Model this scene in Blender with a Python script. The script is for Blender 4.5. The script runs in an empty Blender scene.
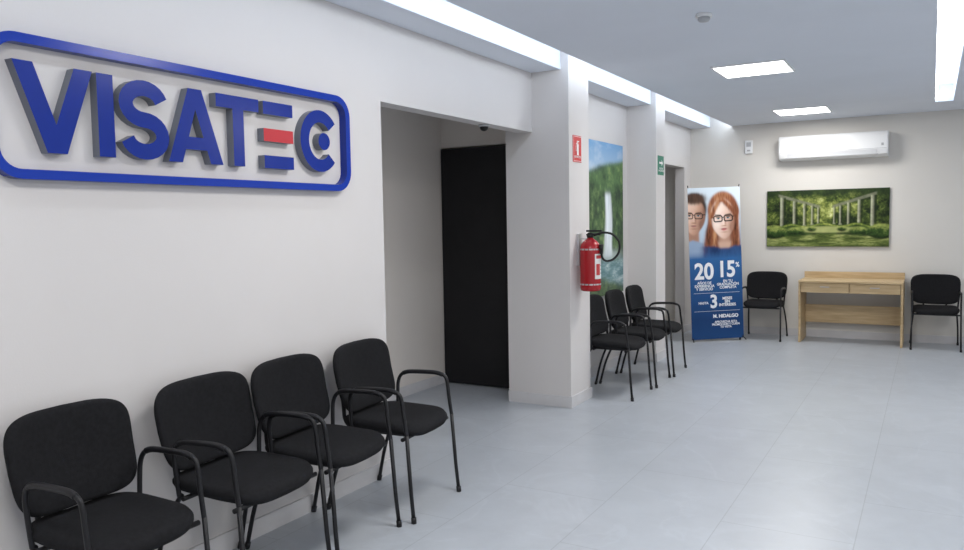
import bpy, bmesh, math, random
import numpy as np
from mathutils import Vector, Matrix
random.seed(4)
S=bpy.context.scene
C=bpy.context.collection
S.view_settings.view_transform='Standard'
pi=math.pi

# ---------------------------------------------------------------- materials
def mat(name,col,rough=.6,metal=0,noise=0,nscale=8,bump=0,bscale=200,emit=0,spec=.5,ecol=None):
    m=bpy.data.materials.new(name); m.use_nodes=True
    nt=m.node_tree; b=nt.nodes['Principled BSDF']
    b.inputs['Base Color'].default_value=(*col,1)
    b.inputs['Roughness'].default_value=rough
    b.inputs['Metallic'].default_value=metal
    b.inputs['Specular IOR Level'].default_value=spec
    if emit:
        b.inputs['Emission Color'].default_value=(*(ecol or col),1)
        b.inputs['Emission Strength'].default_value=emit
    if noise or bump:
        tc=nt.nodes.new('ShaderNodeTexCoord')
    if noise:
        n=nt.nodes.new('ShaderNodeTexNoise'); n.inputs['Scale'].default_value=nscale; n.inputs['Detail'].default_value=5
        nt.links.new(tc.outputs['Object'],n.inputs['Vector'])
        r=nt.nodes.new('ShaderNodeValToRGB')
        r.color_ramp.elements[0].position=.3; r.color_ramp.elements[1].position=.7
        r.color_ramp.elements[0].color=(*[c*(1-noise) for c in col],1)
        r.color_ramp.elements[1].color=(*[min(1,c*(1+noise)) for c in col],1)
        nt.links.new(n.outputs['Fac'],r.inputs['Fac']); nt.links.new(r.outputs['Color'],b.inputs['Base Color'])
    if bump:
        n2=nt.nodes.new('ShaderNodeTexNoise'); n2.inputs['Scale'].default_value=bscale
        nt.links.new(tc.outputs['Object'],n2.inputs['Vector'])
        bp=nt.nodes.new('ShaderNodeBump'); bp.inputs['Strength'].default_value=bump; bp.inputs['Distance'].default_value=.002
        nt.links.new(n2.outputs['Fac'],bp.inputs['Height']); nt.links.new(bp.outputs['Normal'],b.inputs['Normal'])
    return m
M={}
M['wall']=mat('wall_paint',(.655,.63,.62),.75,noise=.015,nscale=2,bump=.15,bscale=120)
M['wallback']=mat('wall_paint_back',(.70,.675,.635),.75,noise=.015,nscale=2,bump=.15,bscale=120)
M['niche']=mat('wall_paint_niche',(.72,.67,.62),.75,noise=.015,nscale=2,bump=.15,bscale=120)
M['ceil']=mat('ceiling_paint',(.76,.80,.875),.8,noise=.02,nscale=1.5)
M['covewall']=mat('cove_paint',(.72,.77,.85),.8)
M['base']=mat('baseboard_tile',(.62,.61,.62),.45,noise=.04)
M['cove']=mat('cove_diffuser',(.95,.97,1),.5,emit=10,ecol=(.86,.93,1))
M['panel']=mat('panel_diffuser',(1,1,1),.5,emit=7)
M['white']=mat('white_plastic',(.82,.83,.84),.35)
M['offwhite']=mat('grey_plastic',(.45,.46,.48),.4)
M['door']=mat('black_door_laminate',(.010,.010,.012),.5,noise=.1,spec=.3)
M['fabric']=mat('black_fabric',(.010,.010,.0115),.9,noise=.25,nscale=60,bump=.6,bscale=500,spec=.2)
M['frame']=mat('black_metal',(.009,.009,.011),.42,spec=.35)
M['cap']=mat('black_rubber',(.01,.01,.01),.7)
M['blue']=mat('sign_blue',(.002,.022,.24),.22,spec=.35)
M['blue2']=mat('sign_blue_frame',(.002,.032,.33),.22,spec=.35)
M['side']=mat('sign_return_grey',(.15,.16,.19),.4)
M['redb']=mat('sign_red',(.50,.025,.035),.4)
M['red']=mat('extinguisher_red',(.40,.010,.016),.25)
M['alu']=mat('aluminium',(.6,.6,.62),.35,metal=.8)
M['added_frame']=mat('added_window_frame',(.3,.31,.33),.4)

def wood():
    m=bpy.data.materials.new('light_oak_laminate'); m.use_nodes=True; nt=m.node_tree; b=nt.nodes['Principled BSDF']
    tc=nt.nodes.new('ShaderNodeTexCoord'); mp=nt.nodes.new('ShaderNodeMapping'); mp.inputs['Scale'].default_value=(1.2,14,14)
    n=nt.nodes.new('ShaderNodeTexNoise'); n.inputs['Scale'].default_value=3; n.inputs['Detail'].default_value=6
    r=nt.nodes.new('ShaderNodeValToRGB'); r.color_ramp.elements[0].color=(.44,.31,.16,1); r.color_ramp.elements[1].color=(.60,.45,.26,1)
    r.color_ramp.elements[0].position=.3; r.color_ramp.elements[1].position=.7
    nt.links.new(tc.outputs['Object'],mp.inputs[0]); nt.links.new(mp.outputs[0],n.inputs['Vector']); nt.links.new(n.outputs['Fac'],r.inputs['Fac']); nt.links.new(r.outputs['Color'],b.inputs['Base Color'])
    b.inputs['Roughness'].default_value=.45
    return m
M['wood']=wood()
def floor_mat():
    m=bpy.data.materials.new('porcelain_floor_tiles'); m.use_nodes=True; nt=m.node_tree; b=nt.nodes['Principled BSDF']; L=nt.links.new
    tc=nt.nodes.new('ShaderNodeTexCoord'); mp=nt.nodes.new('ShaderNodeMapping'); mp.inputs['Rotation'].default_value=(0,0,pi/2); mp.inputs['Location'].default_value=(.25,.28,0)
    br=nt.nodes.new('ShaderNodeTexBrick'); br.offset=.5; br.inputs['Scale'].default_value=1; br.inputs['Brick Width'].default_value=1.2; br.inputs['Row Height'].default_value=.6
    br.inputs['Mortar Size'].default_value=.0025; br.inputs['Mortar Smooth'].default_value=.1
    br.inputs['Color1'].default_value=(.43,.46,.50,1); br.inputs['Color2'].default_value=(.44,.47,.51,1); br.inputs['Mortar'].default_value=(.345,.37,.40,1)
    L(tc.outputs['Object'],mp.inputs[0]); L(mp.outputs[0],br.inputs['Vector'])
    n=nt.nodes.new('ShaderNodeTexNoise'); n.inputs['Scale'].default_value=3.2; n.inputs['Detail'].default_value=10; n.inputs['Distortion'].default_value=.3; n.inputs['Roughness'].default_value=.7
    L(tc.outputs['Object'],n.inputs['Vector'])
    r=nt.nodes.new('ShaderNodeValToRGB'); e=r.color_ramp.elements; e[0].position=.3; e[0].color=(.92,.92,.92,1); e[1].position=.7; e[1].color=(1.04,1.04,1.04,1)
    L(n.outputs['Fac'],r.inputs['Fac'])
    n2=nt.nodes.new('ShaderNodeTexNoise'); n2.inputs['Scale'].default_value=1.4; n2.inputs['Detail'].default_value=6; n2.inputs['Distortion'].default_value=.7
    L(tc.outputs['Object'],n2.inputs['Vector'])
    r2=nt.nodes.new('ShaderNodeValToRGB'); e=r2.color_ramp.elements; e[0].position=.48; e[0].color=(1,1,1,1); e[1].position=.52; e[1].color=(1,1,1,1)
    el=r2.color_ramp.elements.new(.5); el.color=(1.05,1.05,1.05,1)
    L(n2.outputs['Fac'],r2.inputs['Fac'])
    mx=nt.nodes.new('ShaderNodeMixRGB'); mx.blend_type='MULTIPLY'; mx.inputs['Fac'].default_value=1
    mx2=nt.nodes.new('ShaderNodeMixRGB'); mx2.blend_type='MULTIPLY'; mx2.inputs['Fac'].default_value=1
    L(br.outputs['Color'],mx.inputs[1]); L(r.outputs['Color'],mx.inputs[2]); L(mx.outputs[0],mx2.inputs[1]); L(r2.outputs['Color'],mx2.inputs[2]); L(mx2.outputs[0],b.inputs['Base Color'])
    b.inputs['Roughness'].default_value=.34
    return m
M['floor']=floor_mat()
def flat(name,c,rough=.5): return mat(name,c,rough)
def print_mat(name,rough=.45):
    m=bpy.data.materials.new(name); m.use_nodes=True; nt=m.node_tree; b=nt.nodes['Principled BSDF']
    a=nt.nodes.new('ShaderNodeAttribute'); a.attribute_name='ink'
    nt.links.new(a.outputs['Color'],b.inputs['Base Color']); b.inputs['Roughness'].default_value=rough; b.inputs['Specular IOR Level'].default_value=.2
    return m

# ---------------------------------------------------------------- mesh helpers
def box(bm,x0,x1,y0,y1,z0,z1,mi=0):
    v=[bm.verts.new((x,y,z)) for z in (z0,z1) for x,y in ((x0,y0),(x1,y0),(x1,y1),(x0,y1))]
    for f in ((3,2,1,0),(4,5,6,7),(0,1,5,4),(1,2,6,5),(2,3,7,6),(3,0,4,7)):
        fc=bm.faces.new([v[i] for i in f]); fc.material_index=mi
def bevel(bm,w,seg=2):
    bmesh.ops.bevel(bm,geom=list(bm.edges),offset=w,segments=seg,profile=.5,affect='EDGES',clamp_overlap=True)
def bbox_(x0,x1,y0,y1,z0,z1,bev=.004,seg=2):
    b=bmesh.new(); box(b,x0,x1,y0,y1,z0,z1)
    if bev: bevel(b,bev,seg)
    return b
def smooth_path(pts,n=6):
    P=[Vector(p) for p in pts]; out=[]
    for i in range(len(P)-1):
        p0=P[max(i-1,0)];p1=P[i];p2=P[i+1];p3=P[min(i+2,len(P)-1)]
        for k in range(n):
            t=k/n
            out.append(.5*((2*p1)+(p2-p0)*t+(2*p0-5*p1+4*p2-p3)*t*t+(-p0+3*p1-3*p2+p3)*t**3))
    out.append(P[-1]); return out
def tube(bm,pts,r,seg=10,mi=0,r2=None):
    pts=[Vector(p) for p in pts]; rings=[]; nrm=None
    for i,p in enumerate(pts):
        t=(pts[min(i+1,len(pts)-1)]-pts[max(i-1,0)]).normalized()
        if nrm is None:
            a=Vector((1,0,0)) if abs(t.x)<.9 else Vector((0,1,0)); nrm=t.cross(a).normalized()
        else: nrm=(nrm-t*nrm.dot(t)).normalized()
        bn=t.cross(nrm); rr=r if r2 is None else r+(r2-r)*i/(len(pts)-1)
        rings.append([bm.verts.new(p+(nrm*math.cos(a)+bn*math.sin(a))*rr) for a in [2*pi*k/seg for k in range(seg)]])
    for a,b in zip(rings,rings[1:]):
        for k in range(seg):
            f=bm.faces.new((a[k],a[(k+1)%seg],b[(k+1)%seg],b[k])); f.smooth=True; f.material_index=mi
    for rg in (rings[0][::-1],rings[-1]):
        f=bm.faces.new(rg); f.material_index=mi
def lathe(bm,prof,cx=0,cy=0,seg=28,mi=0):
    rings=[[bm.verts.new((cx+r*math.cos(2*pi*k/seg),cy+r*math.sin(2*pi*k/seg),z)) for k in range(seg)] for r,z in prof]
    for a,b in zip(rings,rings[1:]):
        for k in range(seg):
            f=bm.faces.new((a[k],a[(k+1)%seg],b[(k+1)%seg],b[k])); f.smooth=True; f.material_index=mi
    f=bm.faces.new(rings[0][::-1]); f.material_index=mi
    f=bm.faces.new(rings[-1]); f.material_index=mi
def pad(bm,w,h,t,p,fn,n=56):
    prof=[(0.0,.5),(.35,.5),(.7,.47),(.88,.42),(.96,.3),(1.0,.08),(1.0,-.1),(.97,-.35),(.9,-.47),(.6,-.5),(.3,-.5),(0,-.5)]
    rings=[]
    for s,c in prof:
        if s==0: rings.append([bm.verts.new(fn(0,0,c*t))]); continue
        ring=[]
        for k in range(n):
            a=2*pi*k/n; ca,sa=math.cos(a),math.sin(a)
            x=math.copysign(abs(ca)**(2/p),ca)*w/2*s; y=math.copysign(abs(sa)**(2/p),sa)*h/2*s
            ring.append(bm.verts.new(fn(x,y,c*t)))
        rings.append(ring)
    for a,b in zip(rings,rings[1:]):
        for k in range(n):
            if len(a)==1: f=bm.faces.new((a[0],b[k],b[(k+1)%n]))
            elif len(b)==1: f=bm.faces.new((a[k],b[0],a[(k+1)%n]))
            else: f=bm.faces.new((a[k],b[k],b[(k+1)%n],a[(k+1)%n]))
            f.smooth=True
    bmesh.ops.recalc_face_normals(bm,faces=bm.faces)
def extr(bm,pts,y0,y1,mf=0,ms=1):
    a=[bm.verts.new((x,y0,z)) for x,z in pts]; b=[bm.verts.new((x,y1,z)) for x,z in pts]
    f=bm.faces.new(a); f.material_index=mf
    f=bm.faces.new(b[::-1]); f.material_index=ms
    for i in range(len(pts)):
        j=(i+1)%len(pts); f=bm.faces.new((a[j],a[i],b[i],b[j])); f.material_index=ms
def stroke_outline(pts,hw):
    L=[];R=[]
    for i,p in enumerate(pts):
        p=Vector(p); a=Vector(pts[max(i-1,0)]); b=Vector(pts[min(i+1,len(pts)-1)])
        t=(b-a).normalized(); n=Vector((-t.y,t.x)); L.append(tuple(p+n*hw)); R.append(tuple(p-n*hw))
    return L+R[::-1]
def obj(name,bm,mats,parent=None,loc=(0,0,0),rot=0,label=None,cat=None,kind=None,fixn=True):
    if fixn: bmesh.ops.recalc_face_normals(bm,faces=bm.faces)
    me=bpy.data.meshes.new(name); bm.to_mesh(me); bm.free()
    for m in (mats if isinstance(mats,(list,tuple)) else [mats]): me.materials.append(m)
    o=bpy.data.objects.new(name,me); C.objects.link(o)
    o.location=loc; o.rotation_euler=(0,0,rot)
    if parent: o.parent=parent
    if label: o['label']=label
    if cat: o['category']=cat
    if kind: o['kind']=kind
    return o
def empty(name,loc,rot,label,cat,group=None):
    o=bpy.data.objects.new(name,None); o.empty_display_size=.1; C.objects.link(o)
    o.location=loc; o.rotation_euler=(0,0,rot); o['label']=label; o['category']=cat
    if group: o['group']=group
    return o
def struct(name,bm,mats): return obj(name,bm,mats,kind='structure')
def text_mesh(name,body,size,mt,parent,x,y,z,ax='CENTER',extrude=.0004,sx=1,bold=0):
    cu=bpy.data.curves.new('t','FONT'); cu.body=body; cu.size=size; cu.align_x=ax; cu.align_y='CENTER'; cu.extrude=extrude; cu.offset=bold; cu.space_line=.85
    t=bpy.data.objects.new('t',cu); C.objects.link(t)
    bpy.context.view_layer.update()
    me=bpy.data.meshes.new_from_object(t.evaluated_get(bpy.context.evaluated_depsgraph_get()))
    bpy.data.objects.remove(t); bpy.data.curves.remove(cu)
    me.transform(Matrix.Diagonal((sx,1,1,1)))
    me.transform(Matrix.Rotation(pi/2,4,'X'))
    me.materials.clear(); me.materials.append(mt); me.name=name
    o=bpy.data.objects.new(name,me); C.objects.link(o); o.location=(x,y,z); o.parent=parent
    return o
class Art:
    def __init__(s,w,h,base_y=0): s.w=w;s.h=h;s.bm=bmesh.new();s.n=0;s.mats=[];s.y=base_y
    def mi(s,m):
        if m not in s.mats: s.mats.append(m)
        return s.mats.index(m)
    def poly(s,pts,m):
        s.n+=1; y=s.y-.0004*s.n
        f=s.bm.faces.new([s.bm.verts.new(((u-.5)*s.w,y,(1-v)*s.h)) for u,v in pts]); f.material_index=s.mi(m)
    def rect(s,u0,v0,u1,v1,m): s.poly([(u0,v0),(u1,v0),(u1,v1),(u0,v1)],m)
    def ell(s,u,v,ru,rv,m,n=28):
        s.poly([(u+ru*math.cos(2*pi*k/n),v+rv*math.sin(2*pi*k/n)) for k in range(n)],m)
    def line(s,pts,hw,m):
        Q=[((u*s.w),(v*s.h)) for u,v in pts]; O=stroke_outline(Q,hw); s.poly([(x/s.w,y/s.h) for x,y in O],m)
    def done(s,name,parent): return obj(name,s.bm,s.mats,parent=parent,fixn=False)

# -------- procedural printed images: colour computed per mesh vertex (numpy)
rng=np.random.default_rng(11)
def vnoise(X,Y,fx,fy):
    gx=X*fx; gy=Y*fy; nx=int(np.ceil(gx.max()))+3; ny=int(np.ceil(gy.max()))+3
    G=rng.random((ny,nx)); ix=np.floor(gx).astype(int); iy=np.floor(gy).astype(int)
    tx=gx-ix; ty=gy-iy; tx=tx*tx*(3-2*tx); ty=ty*ty*(3-2*ty)
    return (G[iy,ix]*(1-tx)+G[iy,ix+1]*tx)*(1-ty)+(G[iy+1,ix]*(1-tx)+G[iy+1,ix+1]*tx)*ty
def fbm(X,Y,f,oc=5,ax=1,ay=1,gain=.6):
    s=0;a=1;t=0
    for i in range(oc):
        s=s+a*vnoise(X,Y,f*ax*2**i,f*ay*2**i); t+=a; a*=gain
    return s/t
def sg_(d,soft): return 1/(1+np.exp(np.clip(d/soft,-40,40)))
def mixc(Cc,mask,col):
    col=np.asarray(col,float)
    if col.ndim==1: col=col[None,None,:]
    return Cc*(1-mask[...,None])+col*mask[...,None]
def ramp(v,stops):
    v=np.clip(v,0,1); xs=[s[0] for s in stops]
    return np.stack([np.interp(v,xs,[s[1][k] for s in stops]) for k in range(3)],-1)
def print_mesh(name,w,h,nx,ny,paint,parent,y,z0,rough=.55):
    X,Y=np.meshgrid(np.linspace(0,w,nx),np.linspace(0,h,ny))
    col=np.clip(paint(X,Y),0,1)
    verts=np.stack([X-w/2,np.full_like(X,y),z0+h-Y],-1).reshape(-1,3)
    faces=[(j*nx+i,(j+1)*nx+i,(j+1)*nx+i+1,j*nx+i+1) for j in range(ny-1) for i in range(nx-1)]
    me=bpy.data.meshes.new(name); me.from_pydata(verts.tolist(),[],faces)
    at=me.color_attributes.new('ink','FLOAT_COLOR','POINT')
    rgba=np.concatenate([col.reshape(-1,3),np.ones((nx*ny,1))],1).astype(np.float32)
    at.data.foreach_set('color',rgba.ravel())
    me.materials.append(print_mat(name+'_ink',rough))
    o=bpy.data.objects.new(name,me); C.objects.link(o); o.parent=parent
    return o
def ell_d(X,Y,cx,cy,rx,ry): return (np.sqrt(((X-cx)/rx)**2+((Y-cy)/ry)**2)-1)*min(rx,ry)
def seg_d(X,Y,x0,y0,x1,y1):
    dx,dy=x1-x0,y1-y0; t=np.clip(((X-x0)*dx+(Y-y0)*dy)/(dx*dx+dy*dy),0,1)
    return np.hypot(X-x0-t*dx,Y-y0-t*dy)
def rrect_d(X,Y,cx,cy,hx,hy,r):
    qx=np.abs(X-cx)-hx+r; qy=np.abs(Y-cy)-hy+r
    return np.hypot(np.maximum(qx,0),np.maximum(qy,0))+np.minimum(np.maximum(qx,qy),0)-r

# ---------------------------------------------------------------- room dims
XW=-2.80; YB=10.45; ZC=2.68; XR=3.6; YR=-2.0
CA=(-3.04,-2.48,5.69,6.10); CB=(-3.04,-2.49,7.95,8.27)
O1=(3.70,5.69,2.21); O2=(8.27,10.15,2.16)
T=.12
b=bmesh.new(); box(b,-4.3,XR,YR,YB+.1,-.1,0); struct('floor',b,M['floor'])
b=bmesh.new()
box(b,XW-T,XW,YR,O1[0],0,2.85); box(b,XW-T,XW,O1[0],CA[2],O1[2],2.85)
box(b,XW-T,XW,CA[3],CB[2],0,2.85); box(b,XW-T,XW,CB[3],O2[1],O2[2],2.85); box(b,XW-T,XW,O2[1],YB,0,2.85)
struct('wall_left',b,M['wall'])
b=bmesh.new(); box(b,-4.2,XR,YB,YB+.1,0,2.85); struct('wall_back',b,M['wallback'])
b=bmesh.new(); box(b,-4.2,XR,YR-.1,YR,0,2.85); struct('wall_front',b,M['wallback'])
b=bmesh.new(); box(b,CA[0],CA[1],CA[2],CA[3],0,2.845); struct('wall_pillar',b,M['wall'])
b=bmesh.new(); box(b,CB[0],CB[1],CB[2],CB[3],0,2.845); struct('wall_pillar.001',b,M['wall'])
b=bmesh.new()
box(b,-4.05,-3.94,YR,YB,0,2.6); box(b,-3.94,XW-T,6.11+.05,6.28,0,2.6); box(b,-3.94,XW-T,2.5,2.6,0,2.6)
struct('wall_side_room',b,M['niche'])
b=bmesh.new(); box(b,-4.05,XW-T,YR,YB,2.6,2.7); struct('ceiling_side_room',b,M['ceil'])
b=bmesh.new(); box(b,-3.94,XW-T,6.11,6.16,2.18,2.6); box(b,-3.02,XW-T,6.11,6.16,0,2.18); struct('wall_door_header',b,M['niche'])
cl=(-2.55,-2.27); cr_=(0.0,.17); YE=9.6
b=bmesh.new()
box(b,XW,cl[0],YR,YB,ZC,ZC+.18); box(b,cl[1],cr_[0],YR,YB,ZC,ZC+.18); box(b,cr_[1],XR,YR,YB,ZC,ZC+.18)
box(b,cr_[0],cr_[1],YE,YB,ZC,ZC+.18); box(b,XW-T,XR,YR,YB,2.86,2.95)
struct('ceiling',b,M['ceil'])
b=bmesh.new()
for (x0,x1,y1) in ((cl[0],cl[1],YB-.002),(cr_[0],cr_[1],YE-.002)):
    box(b,x0,x0+.004,YR,y1,ZC+.001,2.859); box(b,x1-.004,x1,YR,y1,ZC+.001,2.859); box(b,x0+.004,x1-.004,YR,y1,2.852,2.859)
box(b,cr_[0]+.004,cr_[1]-.004,YE-.004,YE,ZC+.001,2.852)
struct('trim_1',b,M['covewall'])
for (x0,x1,y1) in ((cl[1]-.022,cl[1]-.004,YB-.02),(cr_[0]+.004,cr_[0]+.022,YE-.02)):
    b=bmesh.new(); box(b,x0,x1,YR+.05,y1,2.70,2.74)
    obj('cove_light',b,M['cove'],label='long white LED cove strip hidden in ceiling channel',cat='ceiling light')['group']='ceiling cove lights'
def bb(name,*boxes):
    b=bmesh.new()
    for q in boxes: box(b,*q)
    struct(name,b,M['base'])
h=.09; t=.012
bb('baseboard_left',(XW,XW+t,YR,O1[0],0,h),(XW-T,XW+t,O1[0],O1[0]+t,0,h),(XW,XW+t,CA[3],CB[2],0,h),(XW,XW+t,O2[1],YB-t,0,h))
bb('baseboard_back',(XW,XR,YB-t,YB,0,h))
for nm,c in (('baseboard_pillar',CA),('baseboard_pillar.001',CB)):
    bb(nm,(c[0],c[1]+t,c[2]-t,c[2],0,h),(c[1],c[1]+t,c[2],c[3]+t,0,h))
bb('baseboard_side_room',(-3.94,-3.94+t,2.6,6.1,0,h))
b=bmesh.new()
box(b,XR-.06,XR,YR,YB,0,.12); box(b,XR-.06,XR,YR,YB,2.5,2.85)
for i in range(8):
    y=YR+i*(YB-YR)/7; box(b,XR-.06,XR,y-.03,y+.03,.12,2.5)
struct('added_window_1',b,M['added_frame'])  # unseen window front, added so world light enters the open right side
d=bbox_(-3.93,-3.03,6.085,6.125,0.01,2.17,.003)
obj('door_1',d,M['door'],kind='structure')

# ---------------------------------------------------------------- ceiling lamps
def panel_light(x0,x1,y0,y1):
    e=empty('ceiling_panel_light',((x0+x1)/2,(y0+y1)/2,ZC),0,'square recessed white panel light in ceiling','ceiling light','square ceiling panel lights')
    w=(x1-x0)/2; l=(y1-y0)/2
    b=bmesh.new()
    box(b,-w,w,-l,-l+.015,-.012,0);box(b,-w,w,l-.015,l,-.012,0);box(b,-w,-w+.015,-l+.015,l-.015,-.012,0);box(b,w-.015,w,-l+.015,l-.015,-.012,0)
    obj('lamp_frame',b,M['white'],e)
    b=bmesh.new(); box(b,-w+.015,w-.015,-l+.015,l-.015,-.008,-.001); obj('diffuser',b,M['panel'],e)
    la=bpy.data.lights.new('panel_lamp','AREA'); la.shape='RECTANGLE'; la.size=2*w; la.size_y=2*l; la.energy=LP; la.color=(1,.97,.93)
    o=bpy.data.objects.new('panel_lamp',la); C.objects.link(o); o.location=(0,0,-.02); o.parent=e
LP=24
for q in [(-1.53,-.98,6.28,6.82),(-1.56,-1.0,9.15,9.70),(-1.53,-.98,2.9,3.45),(-1.53,-.98,.3,.85),(1.2,1.75,6.28,6.82),(1.2,1.75,2.9,3.45),(1.2,1.75,.3,.85)]:  # panels after the first pair are unseen, added to light the room
    panel_light(*q)
e=empty('smoke_detector',(-1.17,4.65,ZC),0,'small round white smoke detector on ceiling','smoke detector')
b=bmesh.new(); lathe(b,[(.045,0),(.048,-.012),(.045,-.02)]); obj('detector_base',b,M['white'],e)
b=bmesh.new(); lathe(b,[(.034,-.02),(.036,-.03),(.028,-.042),(.012,-.046)]); obj('detector_head',b,M['offwhite'],e)
e=empty('dome_camera',(-2.86,5.02,O1[2]),0,'small dark dome camera under doorway beam','security camera')
b=bmesh.new(); lathe(b,[(.04,0),(.042,-.012),(.036,-.016)]); obj('camera_base',b,M['offwhite'],e)
b=bmesh.new(); lathe(b,[(.032,-.016),(.028,-.034),(.016,-.044),(.004,-.047)]); obj('camera_dome',b,M['frame'],e)

# ---------------------------------------------------------------- chair
def make_chair(loc,rot,label,group):
    e=empty('waiting_chair',loc,rot,label,'chair',group)
    b=bmesh.new()
    def fs(a,bb_,c):
        x=a*(1+ -bb_*.12); z=.455+c+ .012*(a/.24)**2 -.02*(max(0,-bb_-.12)/.12)**2+ .008*(bb_/.23)
        return (x,bb_-.02,z)
    pad(b,.478,.47,.06,4,fs); obj('seat',b,M['fabric'],e)
    b=bmesh.new()
    def fb(a,bb_,c):
        x=a*(1+bb_*.15); z=.680+bb_; y=.22+bb_*.22-.050*(a/.26)**2-.02*(bb_/.17)**2 + c
        return (x,y,z)
    pad(b,.52,.355,.045,4.4,fb); obj('backrest',b,M['fabric'],e)
    r=.0100
    for s in (-1,1):
        b=bmesh.new(); tube(b,[(s*.252,-.262,.0),(s*.249,-.247,.16),(s*.246,-.228,.44)],r); tube(b,[(s*.252,-.262,0),(s*.2515,-.26,.03)],.0135); obj('leg',b,M['frame'],e)
        b=bmesh.new(); tube(b,smooth_path([(s*.22,.10,.43),(s*.23,.15,.35),(s*.243,.21,.2),(s*.25,.26,0)],5),r); tube(b,[(s*.25,.26,0),(s*.249,.252,.03)],.0135); obj('leg',b,M['frame'],e)
        b=bmesh.new()
        tube(b,smooth_path([(s*.246,-.228,.435),(s*.246,-.213,.54),(s*.247,-.204,.615),(s*.248,-.185,.65),(s*.248,-.13,.662),(s*.248,.03,.657),(s*.247,.085,.642),(s*.243,.108,.60),(s*.237,.110,.53),(s*.228,.105,.425)],6),r)
        tube(b,smooth_path([(s*.248,-.175,.654),(s*.248,-.12,.664),(s*.248,.03,.659),(s*.247,.078,.647)],6),.0122)
        obj('armrest',b,M['frame'],e)
    b=bmesh.new()
    for y in (-.2,.09): tube(b,[(-.244 if y<0 else -.225,y,.415),(.244 if y<0 else .225,y,.415)],.010)
    for s in (-1,1):
        tube(b,[(s*.15,-.2,.415),(s*.15,.12,.415)],.010)
        tube(b,smooth_path([(s*.12,.05,.412),(s*.12,.17,.412),(s*.12,.225,.45),(s*.12,.237,.55),(s*.12,.267,.70)],6),.011)
    box(b,-.16,.16,-.17,.12,.42,.43)
    obj('chair_frame',b,M['frame'],e)
    return e
L1='black fabric armchair with metal frame in row below blue sign'
G1='black armchairs in row below sign'
proto=make_chair((-2.50,3.345,0),pi/2+.09,L1,G1)
def copy_chair(loc,rot,label,group,sz=1,sx=1):
    n=proto.copy(); C.objects.link(n); n.location=loc; n.rotation_euler=(0,0,rot); n['label']=label; n['group']=group; n.scale=(sx,1,sz)
    for c in proto.children:
        k=c.copy(); C.objects.link(k); k.parent=n
    return n
for y,x,r,sx in ((2.78,-2.50,.08,1),(2.265,-2.495,.06,1),(1.668,-2.51,.02,.92)): copy_chair((x,y,0),pi/2+r,L1,G1,1,sx)
L2='black fabric armchair with metal frame beside pillar with fire extinguisher'
G2='black armchairs between the pillars'
for y,x,r in ((6.37,-2.38,.0),(6.93,-2.37,.06),(7.48,-2.37,.06)): copy_chair((x,y,0),pi/2+r,L2,G2,.98)
copy_chair((-1.79,10.10,0),0,'black fabric armchair between roll-up banner and wooden desk','black armchairs beside desk',.95,.93)
copy_chair((.05,10.10,0),.03,'black fabric armchair beside wooden desk against back wall','black armchairs beside desk',.95,.95)

# ---------------------------------------------------------------- big sign
sg=empty('wall_sign',(XW,0,1.5*(1-.983)),pi/2,'large blue three-dimensional lettering sign with rounded frame on wall','sign')
sg.scale=(.983,1,.983)
zb,zt=1.778,2.10; y0,y1=-.042,0
def letter(polys,m=None,name='letter',lab=None):
    b=bmesh.new()
    for p in polys: extr(b,p,y0,y1)
    o=obj(name,b,[m or M['blue'],M['side']],sg)
    if lab: o['label']=lab
def R(x0,x1,z0,z1): return [(x0,z0),(x1,z0),(x1,z1),(x0,z1)]
letter([[(1.588,zt),(1.662,zt),(1.740,zb+.105),(1.818,zt),(1.892,zt),(1.778,zb),(1.702,zb)]])
letter([R(1.908,1.978,zb,zt)])
sw=.032
ra=.084; rv=(zt-zb-2*sw)/4; cx=2.116
pts=[(cx+ra*math.cos(math.radians(a)),zt-sw-rv+rv*math.sin(math.radians(a))) for a in range(15,271,15)]
pts+=[(cx+ra*math.cos(math.radians(a)),zb+sw+rv+rv*math.sin(math.radians(a))) for a in range(75,-166,-15)]
letter([stroke_outline(pts,sw)])
zc0,zc1=zb+.058,zb+.113
def inner(z,s):
    k=(z-zb)/(zt-.09-zb); return 2.373+s*.076*(1-k)
letter([[(2.226,zb),(2.337,zt),(2.373,zt),(2.373,zt-.09),(inner(zc1,-1),zc1),(2.373,zc1),(2.373,zc0),(inner(zc0,-1),zc0),(2.297,zb)],
        [(2.520,zb),(2.409,zt),(2.373,zt),(2.373,zt-.09),(inner(zc1,1),zc1),(2.373,zc1),(2.373,zc0),(inner(zc0,1),zc0),(2.449,zb)]])
letter([[(2.488,zt-.060),(2.584,zt-.060),(2.584,zb),(2.650,zb),(2.650,zt-.060),(2.746,zt-.060),(2.746,zt),(2.488,zt)]])
b=bmesh.new(); extr(b,R(2.775,2.975,zt-.062,zt),y0,y1,0,1); extr(b,R(2.775,2.975,zb,zb+.062),y0,y1,0,1); extr(b,R(2.775,2.975,1.908,1.970),y0,y1,2,1)
o=obj('letter',b,[M['blue'],M['side'],M['redb']],sg); o['label']='blue letter made of three bars, middle bar red'
cz=(zb+zt)/2
pts=[(3.178+.118*math.cos(math.radians(a)),cz+.129*math.sin(math.radians(a))) for a in range(38,323,5)]
letter([stroke_outline(pts,.032),[(3.208+.045*math.cos(2*pi*k/28),cz+.045*math.sin(2*pi*k/28)) for k in range(28)]])
def rr(x0,x1,z0,z1,r,n=8):
    P=[]
    for cx_,cz_,a in ((x1-r,z1-r,0),(x0+r,z1-r,90),(x0+r,z0+r,180),(x1-r,z0+r,270)):
        for k in range(n+1): P.append((cx_+r*math.cos(math.radians(a+90*k/n)),cz_+r*math.sin(math.radians(a+90*k/n))))
    return P
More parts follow.
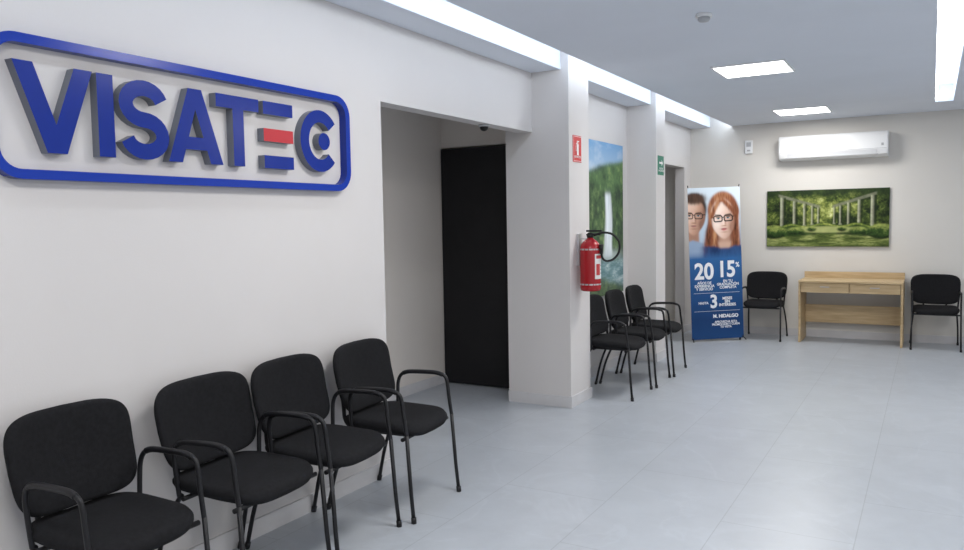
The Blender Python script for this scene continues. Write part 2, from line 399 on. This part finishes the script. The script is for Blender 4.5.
def ringframe(bm,o,i,ya,yb,mf=0,ms=0):
    A=[[bm.verts.new((x,y,z)) for x,z in q] for q,y in ((o,ya),(i,ya),(i,yb),(o,yb))]
    n=len(o)
    for a_,b_,mi in ((0,1,mf),(1,2,ms),(2,3,ms),(3,0,ms)):
        for k in range(n):
            f=bm.faces.new((A[a_][k],A[a_][(k+1)%n],A[b_][(k+1)%n],A[b_][k])); f.material_index=mi
b=bmesh.new(); ringframe(b,rr(1.495,3.42,1.68,2.195,.11),rr(1.530,3.385,1.715,2.160,.075),-.045,0,0,1)
obj('sign_frame',b,[M['blue2'],M['blue']],sg)

# ---------------------------------------------------------------- extinguisher
ex=empty('fire_extinguisher',(-2.375,5.86,.93),pi/2,'red fire extinguisher with black hose hanging on pillar','fire extinguisher')
b=bmesh.new(); lathe(b,[(.06,0),(.078,.006),(.083,.025),(.083,.34),(.076,.375),(.05,.405),(.028,.42),(.024,.43)]); obj('tank',b,M['red'],ex)
b=bmesh.new(); n=16
def wrap(b,a0,a1,z0,z1,rad,mi=0):
    va=[[b.verts.new((rad*math.sin(a),-rad*math.cos(a),z)) for a in [a0+(a1-a0)*k/n for k in range(n+1)]] for z in (z0,z1)]
    for k in range(n):
        f=b.faces.new((va[0][k],va[0][k+1],va[1][k+1],va[1][k])); f.material_index=mi
wrap(b,-.75,.75,.10,.30,.0838); wrap(b,-.6,.6,.262,.288,.0842,1); wrap(b,-.6,-.1,.13,.22,.0842,1); wrap(b,.0,.6,.14,.15,.0842,2); wrap(b,.0,.6,.17,.18,.0842,2); wrap(b,.0,.6,.2,.21,.0842,2)
obj('tank_label',b,[flat('label_white',(.75,.74,.72)),flat('label_red',(.5,.04,.04)),flat('label_grey',(.2,.2,.22))],ex)
for z in (.05,.33):
    b=bmesh.new(); wrap(b,-pi,pi,z,z+.012,.0842); obj('strap',b,M['alu'],ex)
b=bmesh.new(); lathe(b,[(.022,.425),(.026,.43),(.026,.46),(.018,.47)]); box(b,-.012,.012,-.10,.03,.475,.49); box(b,-.012,.012,-.09,.03,.448,.458); tube(b,[(.02,-.02,.45),(.035,-.04,.452)],.012); lathe(b,[(.018,.44),(.018,.45)],cx=-.03); obj('valve',b,M['cap'],ex)
b=bmesh.new(); hp=[(.025,-.03,.452),(.055,-.09,.468),(.09,-.155,.452),(.115,-.20,.39),(.11,-.20,.31),(.085,-.165,.255),(.05,-.12,.24),(.01,-.10,.265),(-.01,-.098,.31)]
tube(b,smooth_path(hp,7),.009,10); tube(b,[(-.008,-.098,.30),(-.016,-.098,.375)],.013,12,r2=.018); obj('hose',b,M['cap'],ex)
b=bmesh.new(); box(b,-.03,.03,.083,.105,.2,.46); box(b,-.02,.02,.02,.09,.415,.425); obj('wall_bracket',b,M['alu'],ex)

# ---------------------------------------------------------------- small safety signs
def plate(name,loc,rot,w,h,m,label,cat):
    e=empty(name,loc,rot,label,cat)
    b=bmesh.new(); box(b,-w/2,w/2,-.004,0,0,h); obj('sign_plate',b,m,e); return e
W=flat('print_white',(.85,.85,.85)); RED=flat('safety_red',(.6,.03,.03)); GR=flat('safety_green',(.0,.19,.11))
e=plate('safety_sign',(CA[1],5.85,1.965),pi/2,.17,.21,RED,'small red and white fire extinguisher sign on pillar','safety sign')
a=Art(.17,.21,-.005)
a.rect(.04,.03,.96,.045,W); a.rect(.04,.955,.96,.97,W); a.rect(.04,.03,.06,.97,W); a.rect(.94,.03,.96,.97,W)
a.rect(.42,.36,.62,.74,W); a.ell(.52,.36,.10,.06,W); a.rect(.49,.22,.55,.32,W); a.rect(.40,.2,.66,.235,W); a.line([(.5,.27),(.32,.3),(.28,.45),(.3,.6)],.004,W)
a.done('sign_print',e)
text_mesh('sign_text','EXTINTOR',.026,W,e,0,-.006,.04)
e=plate('safety_sign',(CB[1],8.11,1.96),pi/2,.2,.2,GR,'small green and white evacuation route sign on pillar','safety sign')
a=Art(.2,.2,-.005); a.rect(.2,.32,.62,.42,W); a.poly([(.6,.2),(.82,.37),(.6,.54)],W); a.done('sign_print',e)
text_mesh('sign_text','RUTA DE\nEVACUACIÓN',.028,W,e,0,-.006,.055)

# ---------------------------------------------------------------- wall art
def canvas(name,loc,rot,w,h,label):
    e=empty(name,loc,rot,label,'picture'); b=bmesh.new(); box(b,-w/2,w/2,-.03,0,0,h); obj('canvas',b,flat('canvas_edge',(.10,.12,.08)),e); return e
w_,h_=1.38,.70
e=canvas('wall_picture',(-1.13,YB,1.125),0,w_,h_,'wide canvas picture of green garden with columns above wooden desk')
def paint_garden(X,Y):
    u=X/1.38; v=Y/.70
    n1=fbm(X,Y,8,6,gain=.75); n2=fbm(X,Y,18,4,gain=.8); n3=fbm(X,Y,3,3)
    glow=np.exp(-((u-.50)/.36)**2-((v-.34)/.26)**2)
    lum=.14+.48*glow+1.6*(n1-.5)+.6*(n2-.5)+.3*(n3-.5)
    C0=ramp(lum,[(0,(.008,.016,.005)),(.3,(.05,.08,.015)),(.55,(.19,.23,.05)),(.8,(.46,.50,.16)),(1,(.74,.75,.42))])
    C0=mixc(C0,np.clip(.95-v*4-glow*.4+.8*(n1-.5),0,.8),(.02,.04,.012))
    rows=[(.13,.12,.70,.0145),(.235,.19,.66,.012),(.32,.24,.63,.0095),(.385,.28,.61,.008),(.435,.31,.595,.0065)]
    rows+= [(1-x,a_,b_,hw) for x,a_,b_,hw in rows]
    for s in (0,1):
        uu=u if s==0 else 1-u
        bt_=.13+(uu-.13)*(.19/.305)
        k=sg_(bt_-.05-v,.004)*sg_(v-bt_,.004)*sg_(.10-uu,.003)*sg_(uu-.45,.003)
        sh=.28+.35*n2; C0=mixc(C0,k*.9,np.stack([sh*.42,sh*.44,sh*.30],-1))
    for x,v0,v1,hw in rows:
        k=sg_(np.abs(u-x)-hw,.0012)*sg_(v-v1,.006)*sg_(v0-v,.006)
        sh=np.clip(.95-.75*(u-x)/hw,0.15,1.5)*(.35+.6*n2)
        C0=mixc(C0,k*.92,np.stack([sh*.50,sh*.52,sh*.36],-1))
        C0=mixc(C0,.8*sg_(np.abs(u-x-hw*1.7)-hw*.6,.0015)*sg_(v-v1,.006)*sg_(v0-v,.006),(.012,.022,.008))
        k=sg_(np.abs(u-x)-hw*1.7,.0012)*sg_(np.abs(v-v1)-.014,.004)
        C0=mixc(C0,np.clip(k,0,1)*.75,(.30,.32,.2))
    hd=.60+.025*np.sin(u*23)+.07*np.abs(u-.5)+.03*(n3-.5)
    k=sg_(hd-v,.006); hl=.10+.9*(n2-.35)+.55*np.exp(-((v-hd-.02)/.022)**2)
    C0=mixc(C0,k,ramp(hl,[(0,(.008,.020,.004)),(.4,(.04,.085,.014)),(.8,(.20,.26,.045)),(1,(.44,.47,.14))]))
    k=sg_(ell_d(u,v,.5,.70,.24,.055),.006); C0=mixc(C0,k*.9,ramp(.4+n1*.6,[(0,(.12,.18,.03)),(1,(.60,.62,.26))]))
    wv=fbm(X,Y,6,5,1,5,.7); k=sg_(.80+.02*np.sin(u*9)-v,.006)
    C0=mixc(C0,k,ramp(.25+1.3*(wv-.35)+.5*glow,[(0,(.015,.028,.008)),(.4,(.10,.14,.03)),(.75,(.36,.40,.14)),(1,(.68,.70,.44))]))
    for x,y,rx,ry in ((.06,.74,.11,.12),(.94,.74,.11,.13),(.25,.72,.075,.065),(.38,.69,.04,.045),(.63,.69,.04,.045),(.76,.72,.075,.065)):
        k=sg_(ell_d(u,v,x,y,rx,ry),.005); hl=.48-(v-y)/ry*.55+1.0*(n2-.5)
        C0=mixc(C0,k,ramp(hl,[(0,(.006,.016,.003)),(.5,(.035,.08,.014)),(1,(.34,.40,.10))]))
    return C0
print_mesh('picture_print',w_,h_,320,164,paint_garden,e,-.0306,0)
w_,h_=1.05,1.49
e=canvas('wall_picture',(XW,7.73-w_/2,.76),pi/2,w_,h_,'tall canvas picture of waterfall and green cliffs on wall')
def paint_fall(X,Y):
    u=X/1.05; v=Y/1.49
    n1=fbm(X,Y,6,6,gain=.7); n2=fbm(X,Y,14,4); n3=fbm(X,Y,2.5,3); st=fbm(X,Y,30,4,1,.12)
    C0=ramp(v*3.5,[(0,(.17,.36,.62)),(1,(.48,.61,.72))]); C0=mixc(C0,np.clip(1.8*(fbm(X,Y,3,4,1,2)-.45),0,.6),(.70,.76,.80))
    rg=.20-.10*u+.05*(n3-.5)+.02*(n1-.5); k=sg_(rg-v,.006)
    C0=mixc(C0,k,ramp(.35+1.6*(n1-.5)+.5*(n3-.4),[(0,(.03,.07,.03)),(.5,(.09,.18,.06)),(1,(.27,.38,.13))]))
    rg=.34-.14*np.abs(u-.6)+.05*(n1-.5); k=sg_(rg-v,.01)
    C0=mixc(C0,k*.9,ramp(.2+1.6*(n2-.4)+.5*(n1-.5),[(0,(.018,.04,.02)),(.5,(.06,.12,.04)),(1,(.23,.32,.11))]))
    x,wd,a0,a1=.60,.12,.33,.75
    k=sg_(np.abs(u-x-.012*np.sin(v*16))-wd*(.6+.7*(v-a0)),.008)*sg_(a0-v,.008)*sg_(v-a1,.02)
    s=.75+.35*st; C0=mixc(C0,k*np.clip(.75+st*.4,0,1),np.stack([s*.82,s*.88,s*.92],-1))
    C0=mixc(C0,.6*np.exp(-((v-.74)/.035)**2-((u-.6)/.35)**2),(.70,.77,.80))
    k=sg_(.77-v,.012); wv=fbm(X,Y,5,5,1,4,.7)
    C0=mixc(C0,k,ramp(wv,[(.25,(.06,.15,.16)),(.55,(.18,.31,.33)),(.8,(.55,.65,.67))]))
    k=sg_(.84+.12*u-v+.05*(n1-.5),.01); C0=mixc(C0,k*.9,ramp(n2,[(.3,(.03,.06,.025)),(.7,(.13,.20,.07))]))
    return C0*.94+.02
print_mesh('picture_print',w_,h_,170,240,paint_fall,e,-.0306,0,.8)

# ---------------------------------------------------------------- air conditioner
ac=empty('air_conditioner',(-1.06,YB,2.19),0,'white wall-mounted split air conditioner above picture','air conditioner')
b=bmesh.new(); Wd=1.2
prof=[(0,.0),(-.12,.0),(-.18,.025),(-.203,.075),(-.205,.245),(-.198,.275),(-.18,.29),(0,.29)]
va=[[b.verts.new((x,y,z)) for y,z in prof] for x in (-Wd/2,-Wd/2+.015,Wd/2-.015,Wd/2)]
for i in (0,3):
    for v in va[i]:
        v.co.y*=.97; v.co.z=.145+(v.co.z-.145)*.97
for A_,B_ in zip(va,va[1:]):
    for k in range(len(prof)): b.faces.new((A_[k],A_[(k+1)%8],B_[(k+1)%8],B_[k]))
b.faces.new(va[0]); b.faces.new(va[3][::-1]); obj('ac_body',b,M['white'],ac)
b=bmesh.new(); box(b,-.52,.50,-.2065,-.165,.022,.028); box(b,-.585,.585,-.2085,-.20,.088,.092)
obj('panel_gap',b,M['offwhite'],ac)
b=bmesh.new(); va=[b.verts.new(p) for p in ((-.5,-.184,.028),(.48,-.184,.028),(.48,-.206,.080),(-.5,-.206,.080))]; b.faces.new(va)
r_=bmesh.ops.extrude_face_region(b,geom=list(b.faces)); 
for v in [g for g in r_['geom'] if isinstance(g,bmesh.types.BMVert)]: v.co.y-=.006
obj('louver',b,mat('louver_white',(.72,.73,.75),.4),ac)
b=bmesh.new(); box(b,.53,.555,-.2075,-.2035,.12,.15); obj('indicator_display',b,M['offwhite'],ac)
th=empty('alarm_unit',(-2.05,YB,2.31),0,'small white rectangular alarm unit high on wall','alarm unit')
b=bbox_(-.045,.045,-.035,0,0,.17,.006); obj('unit_body',b,M['white'],th)
b=bmesh.new(); box(b,-.028,.028,-.038,-.033,.09,.145); obj('unit_lens',b,M['offwhite'],th)
b=bmesh.new(); box(b,-.02,.02,-.038,-.033,.03,.05); obj('unit_button',b,M['offwhite'],th)

# ---------------------------------------------------------------- desk
dk=empty('desk',(-.815,9.86,0),0,'light oak desk with two drawers against back wall','desk')
hw=.55; D=.55
def dpart(nm,*q,bev=.003,m='wood',p=dk):
    return obj(nm,bbox_(*q,bev),M[m],p)
dpart('desk_top',-hw,hw,0,D,.72,.745)
dpart('back_gallery',-hw,hw,D-.02,D,.745,.82)
for s in (-1,1):
    b=bmesh.new(); x0,x1=(s*hw-.012*s-.012,s*hw-.012*s+.012)
    P_=[(.05,0),(.06,.25),(.02,.55),(.02,.72),(D-.005,.72),(D-.005,0)]
    a_=[b.verts.new((x0,y,z)) for y,z in P_]; c_=[b.verts.new((x1,y,z)) for y,z in P_]
    b.faces.new(a_); b.faces.new(c_[::-1])
    for k in range(len(P_)): b.faces.new((a_[k],a_[(k+1)%6],c_[(k+1)%6],c_[k]))
    obj('side_panel',b,M['wood'],dk)
dpart('modesty_panel',-hw+.024,hw-.024,D-.10,D-.08,.20,.42)
dpart('drawer_case',-hw+.026,hw-.026,.045,D-.05,.60,.719)
for s in (-1,1):
    x0,x1=(-.52,-.006) if s<0 else (.006,.52)
    dr=dpart('drawer',x0,x1,.024,.043,.603,.716)
    b=bmesh.new(); box(b,-.05+(x0+x1)/2,.05+(x0+x1)/2,.012,.0245,.668,.676); obj('handle',b,M['alu'],dr)

# ---------------------------------------------------------------- banner
ang=math.atan2(.38,.51)
bn=empty('promotional_banner',(-2.235,9.60,.0),ang,'tall blue promotional banner with two people wearing eyeglasses','banner')
bn.rotation_euler=(-.03,-.022,ang)
bw,bh=.66,1.84
b=bmesh.new(); box(b,-bw/2,bw/2,-.002,0,.03,.03+bh); obj('banner_sheet',b,flat('vinyl_back',(.5,.5,.5)),bn)
b=bmesh.new()
tube(b,[(-.31,.012,.06),(0,.06,.9),(.31,.012,1.82)],.006); tube(b,[(.31,.012,.06),(0,.065,.9),(-.31,.012,1.82)],.006)
tube(b,[(0,.07,.9),(0,.22,0)],.009); tube(b,[(-.31,.012,.06),(-.33,-.06,0.012)],.006); tube(b,[(.31,.012,.06),(.33,-.06,0.012)],.006)
tube(b,[(.31,.012,1.8),(.325,.0,1.9)],.006); tube(b,[(-.31,.012,1.8),(-.325,.0,1.9)],.006); obj('banner_stand',b,M['frame'],bn)
WH=flat('print_white2',(.82,.84,.87))
def face(C0,X,Y,cx,cy,sc,rx,ry,skin,shade,light,lipc,tilt,n2,iris,gl_hw):
    c,s=math.cos(tilt),math.sin(tilt); x=((X-cx)*c+(Y-cy)*s)/sc; y=(-(X-cx)*s+(Y-cy)*c)/sc
    w=rx*np.where(y>0,1-.34*np.clip(y/ry,0,1)**2,1); d=(np.sqrt((x/w)**2+(y/ry)**2)-1)*rx
    k=sg_(d,.004)
    l=.60-.50*np.clip(x/rx,-1,1)-.35*np.clip(np.abs(x)/rx,0,1)**3-.16*(y/ry)
    l+= .22*np.exp(-((x-.0)/.014)**2-((y-.02)/.06)**2)+.14*np.exp(-((x+.06)/.035)**2-((y-.06)/.03)**2)+.1*np.exp(-((y+.12)/.05)**2-(x/.07)**2)
    l-= .35*np.exp(-((np.abs(x)-.055)/.034)**2-((y+.022)/.022)**2)
    l-= .34*np.exp(-((x-.022)/.010)**2-((y-.035)/.038)**2)
    l-= .50*np.exp(-(x/.026)**2-((y-.074)/.006)**2)
    l-= .26*np.exp(-(x/.035)**2-((y-.142)/.008)**2)
    l-= .25*np.exp(-((x-.085)/.03)**2-((y-.09)/.05)**2)
    l+= .03*(n2-.5)
    C0=mixc(C0,k,ramp(l,[(0,shade),(.5,skin),(1,light)]))
    for sx in (-1,1):
        C0=mixc(C0,.85*sg_(seg_d(x,y,sx*.03,-.043,sx*.085,-.050)-.005,.002),(.07,.035,.02))
        e_=ell_d(x,y,sx*.054,-.010,.021,.0095); C0=mixc(C0,sg_(e_,.0015),(.55,.53,.52))
        C0=mixc(C0,sg_(ell_d(x,y,sx*.054,-.011,.011,.0105),.001),iris); C0=mixc(C0,sg_(seg_d(x,y,sx*.034,-.018,sx*.077,-.020)-.003,.0012),(.03,.015,.012))
        g=np.abs(rrect_d(x,y,sx*.058,-.006,.046,.030,.018))-gl_hw; C0=mixc(C0,sg_(g,.0012),(.010,.009,.011))
        C0=mixc(C0,sg_(seg_d(x,y,sx*.104,-.02,sx*.14,-.022)-.005,.001)*k,(.010,.009,.011))
    C0=mixc(C0,sg_(seg_d(x,y,-.012,-.018,.012,-.018)-.004,.001),(.010,.009,.011))
    up=ell_d(x,y,0,.106,.031,.0075); lo=ell_d(x,y,0,.115,.026,.0105)
    C0=mixc(C0,.9*sg_(up,.002),[q*.75 for q in lipc]); C0=mixc(C0,.9*sg_(lo,.002),lipc); C0=mixc(C0,sg_(seg_d(x,y,-.028,.109,.028,.109)-.0015,.001),(.14,.04,.035))
    return C0
PH=.86
TOPB=(.030,.125,.33)
def paint_banner(X,Y):
    n1=fbm(X,Y,5,4); n2=fbm(X,Y,30,3); st=fbm(X,Y,22,4,1,.16,.8); fo=fbm(X,Y,6,4,1.5,.5,.7)
    C0=ramp(Y/PH+.3*(n1-.5),[(0,(.66,.76,.84)),(1,(.40,.53,.68))])
    C0=mixc(C0,sg_(rrect_d(X,Y,.05,.60,.080,.16,.03),.006),(.42,.23,.16))
    C0=mixc(C0,sg_(-(Y-.63-.30*np.abs(X-.05)),.006)*sg_(X-.28,.01),(.30,.40,.56))
    C0=mixc(C0,sg_(ell_d(X,Y,.08,.25,.155,.19),.006),(.035,.02,.014))
    C0=face(C0,X,Y,.070,.345,1.04,.142,.215,(.60,.35,.25),(.26,.13,.09),(.86,.64,.52),(.46,.22,.18),.03,n2,(.06,.09,.10),.005)
    k=sg_(ell_d(X,Y,.08,.130,.155,.068)+.03*(st-.5),.008); C0=mixc(C0,k,np.stack([.02+.10*st,.012+.05*st,.008+.03*st],-1))
    hx=.440+.02*np.sin(Y*7); hwid=.185+.06*np.clip((Y-.35)/.4,0,1)
    top=sg_(ell_d(X,Y,.440,.28,.195,.230),.006); sd=sg_(np.abs(X-hx)-hwid+.04*(st-.5),.008)*sg_(.26-Y,.02)
    hm=np.clip(top+sd,0,1); hc=ramp(.05+1.15*(st-.25)+.25*np.exp(-((X-.33)/.05)**2),[(0,(.06,.018,.009)),(.45,(.27,.09,.04)),(1,(.68,.36,.18))])
    C0=mixc(C0,hm,hc)
    C0=mixc(C0,sg_(rrect_d(X,Y,.45,.66,.070,.16,.03),.01),(.50,.29,.21))
    C0=mixc(C0,sg_(np.abs(X-.45)-.075+.20*(Y-.70),.006)*sg_(.66-Y,.01),(.62,.40,.30))
    # dark blue clothing with soft folds
    k=sg_(.735-.30*np.clip(np.abs(X-.45)-.05,0,.09)-Y,.007)*sg_(-(X-.17),.02)
    C0=mixc(C0,k,ramp(fo,[(.3,(.010,.035,.12)),(.7,(.035,.10,.26))]))
    C0=face(C0,X,Y,.440,.385,1.12,.140,.215,(.76,.53,.43),(.38,.20,.14),(.97,.84,.77),(.55,.14,.14),-.05,n2,(.05,.10,.12),.0068)
    f1=sg_(seg_d(X,Y,.40,.145,.298,.33)-.032+.02*(st-.5),.006); f2=sg_(seg_d(X,Y,.43,.14,.590,.31)-.030+.02*(st-.5),.006); f3=sg_(seg_d(X,Y,.606,.3,.610,.68)-.028,.008); f4=sg_(seg_d(X,Y,.275,.36,.270,.68)-.025,.008)
    C0=mixc(C0,np.clip(f1+f2+f3+f4,0,1),hc*1.05)
    return mixc(C0,np.clip((Y-PH+.10)/.10,0,1)**1.6,TOPB)
print_mesh('banner_photo_print',bw,PH,200,256,paint_banner,bn,-.0026,.03+bh-PH)
def paint_low(X,Y):
    n=fbm(X,Y,3,3); t_=Y/(bh-PH)
    return ramp(t_+.0*n,[(0,TOPB),(.35,(.018,.085,.25)),(.75,(.009,.045,.15)),(1,(.012,.06,.19))])
print_mesh('banner_lower_print',bw,bh-PH,40,60,paint_low,bn,-.0026,.03)
def bt(s,size,u,v,sx=1,bold=0): text_mesh('banner_text',s,size,WH,bn,(u-.5)*bw,-.004,.03+(1-v)*bh,sx=sx,bold=bold)
for u0,u1,v in ((.06,.94,.695),(.06,.94,.815)):
    b=bmesh.new(); box(b,(u0-.5)*bw,(u1-.5)*bw,-.0035,-.003,.03+(1-v)*bh,.03+(1-v)*bh+.003); obj('banner_rule',b,WH,bn)
bt('20',.27,.27,.555,.90,.008); bt('15',.27,.70,.545,.86,.008); bt('%',.08,.915,.515,.9,.002)
bt('AÑOS DE\nEXPERIENCIA\nY SERVICIO',.044,.27,.648,.95,.0012); bt('EN TU\nGRADUACIÓN\nCOMPLETA',.044,.72,.640,.95,.0012)
bt('3',.22,.44,.755,.9,.007); bt('HASTA',.040,.24,.760,1,.001); bt('MESES\nSIN\nINTERESES',.046,.70,.755,1,.0016)
bt('M. HIDALGO',.056,.66,.850,1,.0025)
bt('APROVECHA ESTA\nPROMOCIÓN Y CUIDA\nTU VISTA',.036,.66,.905,.95,.001)

# ---------------------------------------------------------------- world + camera
w=bpy.data.worlds.new('World'); S.world=w; w.use_nodes=True
w.node_tree.nodes['Background'].inputs[0].default_value=(.94,.965,1,1); w.node_tree.nodes['Background'].inputs[1].default_value=.76

f,yaw,pitch,roll=780,math.radians(30),math.radians(3.9),math.radians(.96)
Fv=Vector((-math.sin(yaw)*math.cos(pitch),math.cos(yaw)*math.cos(pitch),-math.sin(pitch)))
Rv=Vector((math.cos(yaw),math.sin(yaw),0)); Uv=Rv.cross(Fv)
R2=Rv*math.cos(roll)-Uv*math.sin(roll); U2=Uv*math.cos(roll)+Rv*math.sin(roll)
cd=bpy.data.cameras.new('Camera'); cd.sensor_width=36; cd.lens=f/964*36; cd.clip_start=.05
co=bpy.data.objects.new('Camera',cd); C.objects.link(co)
mtx=Matrix((R2,U2,-Fv)).transposed().to_4x4(); mtx.translation=Vector((0,0,1.5)); co.matrix_world=mtx
S.camera=co
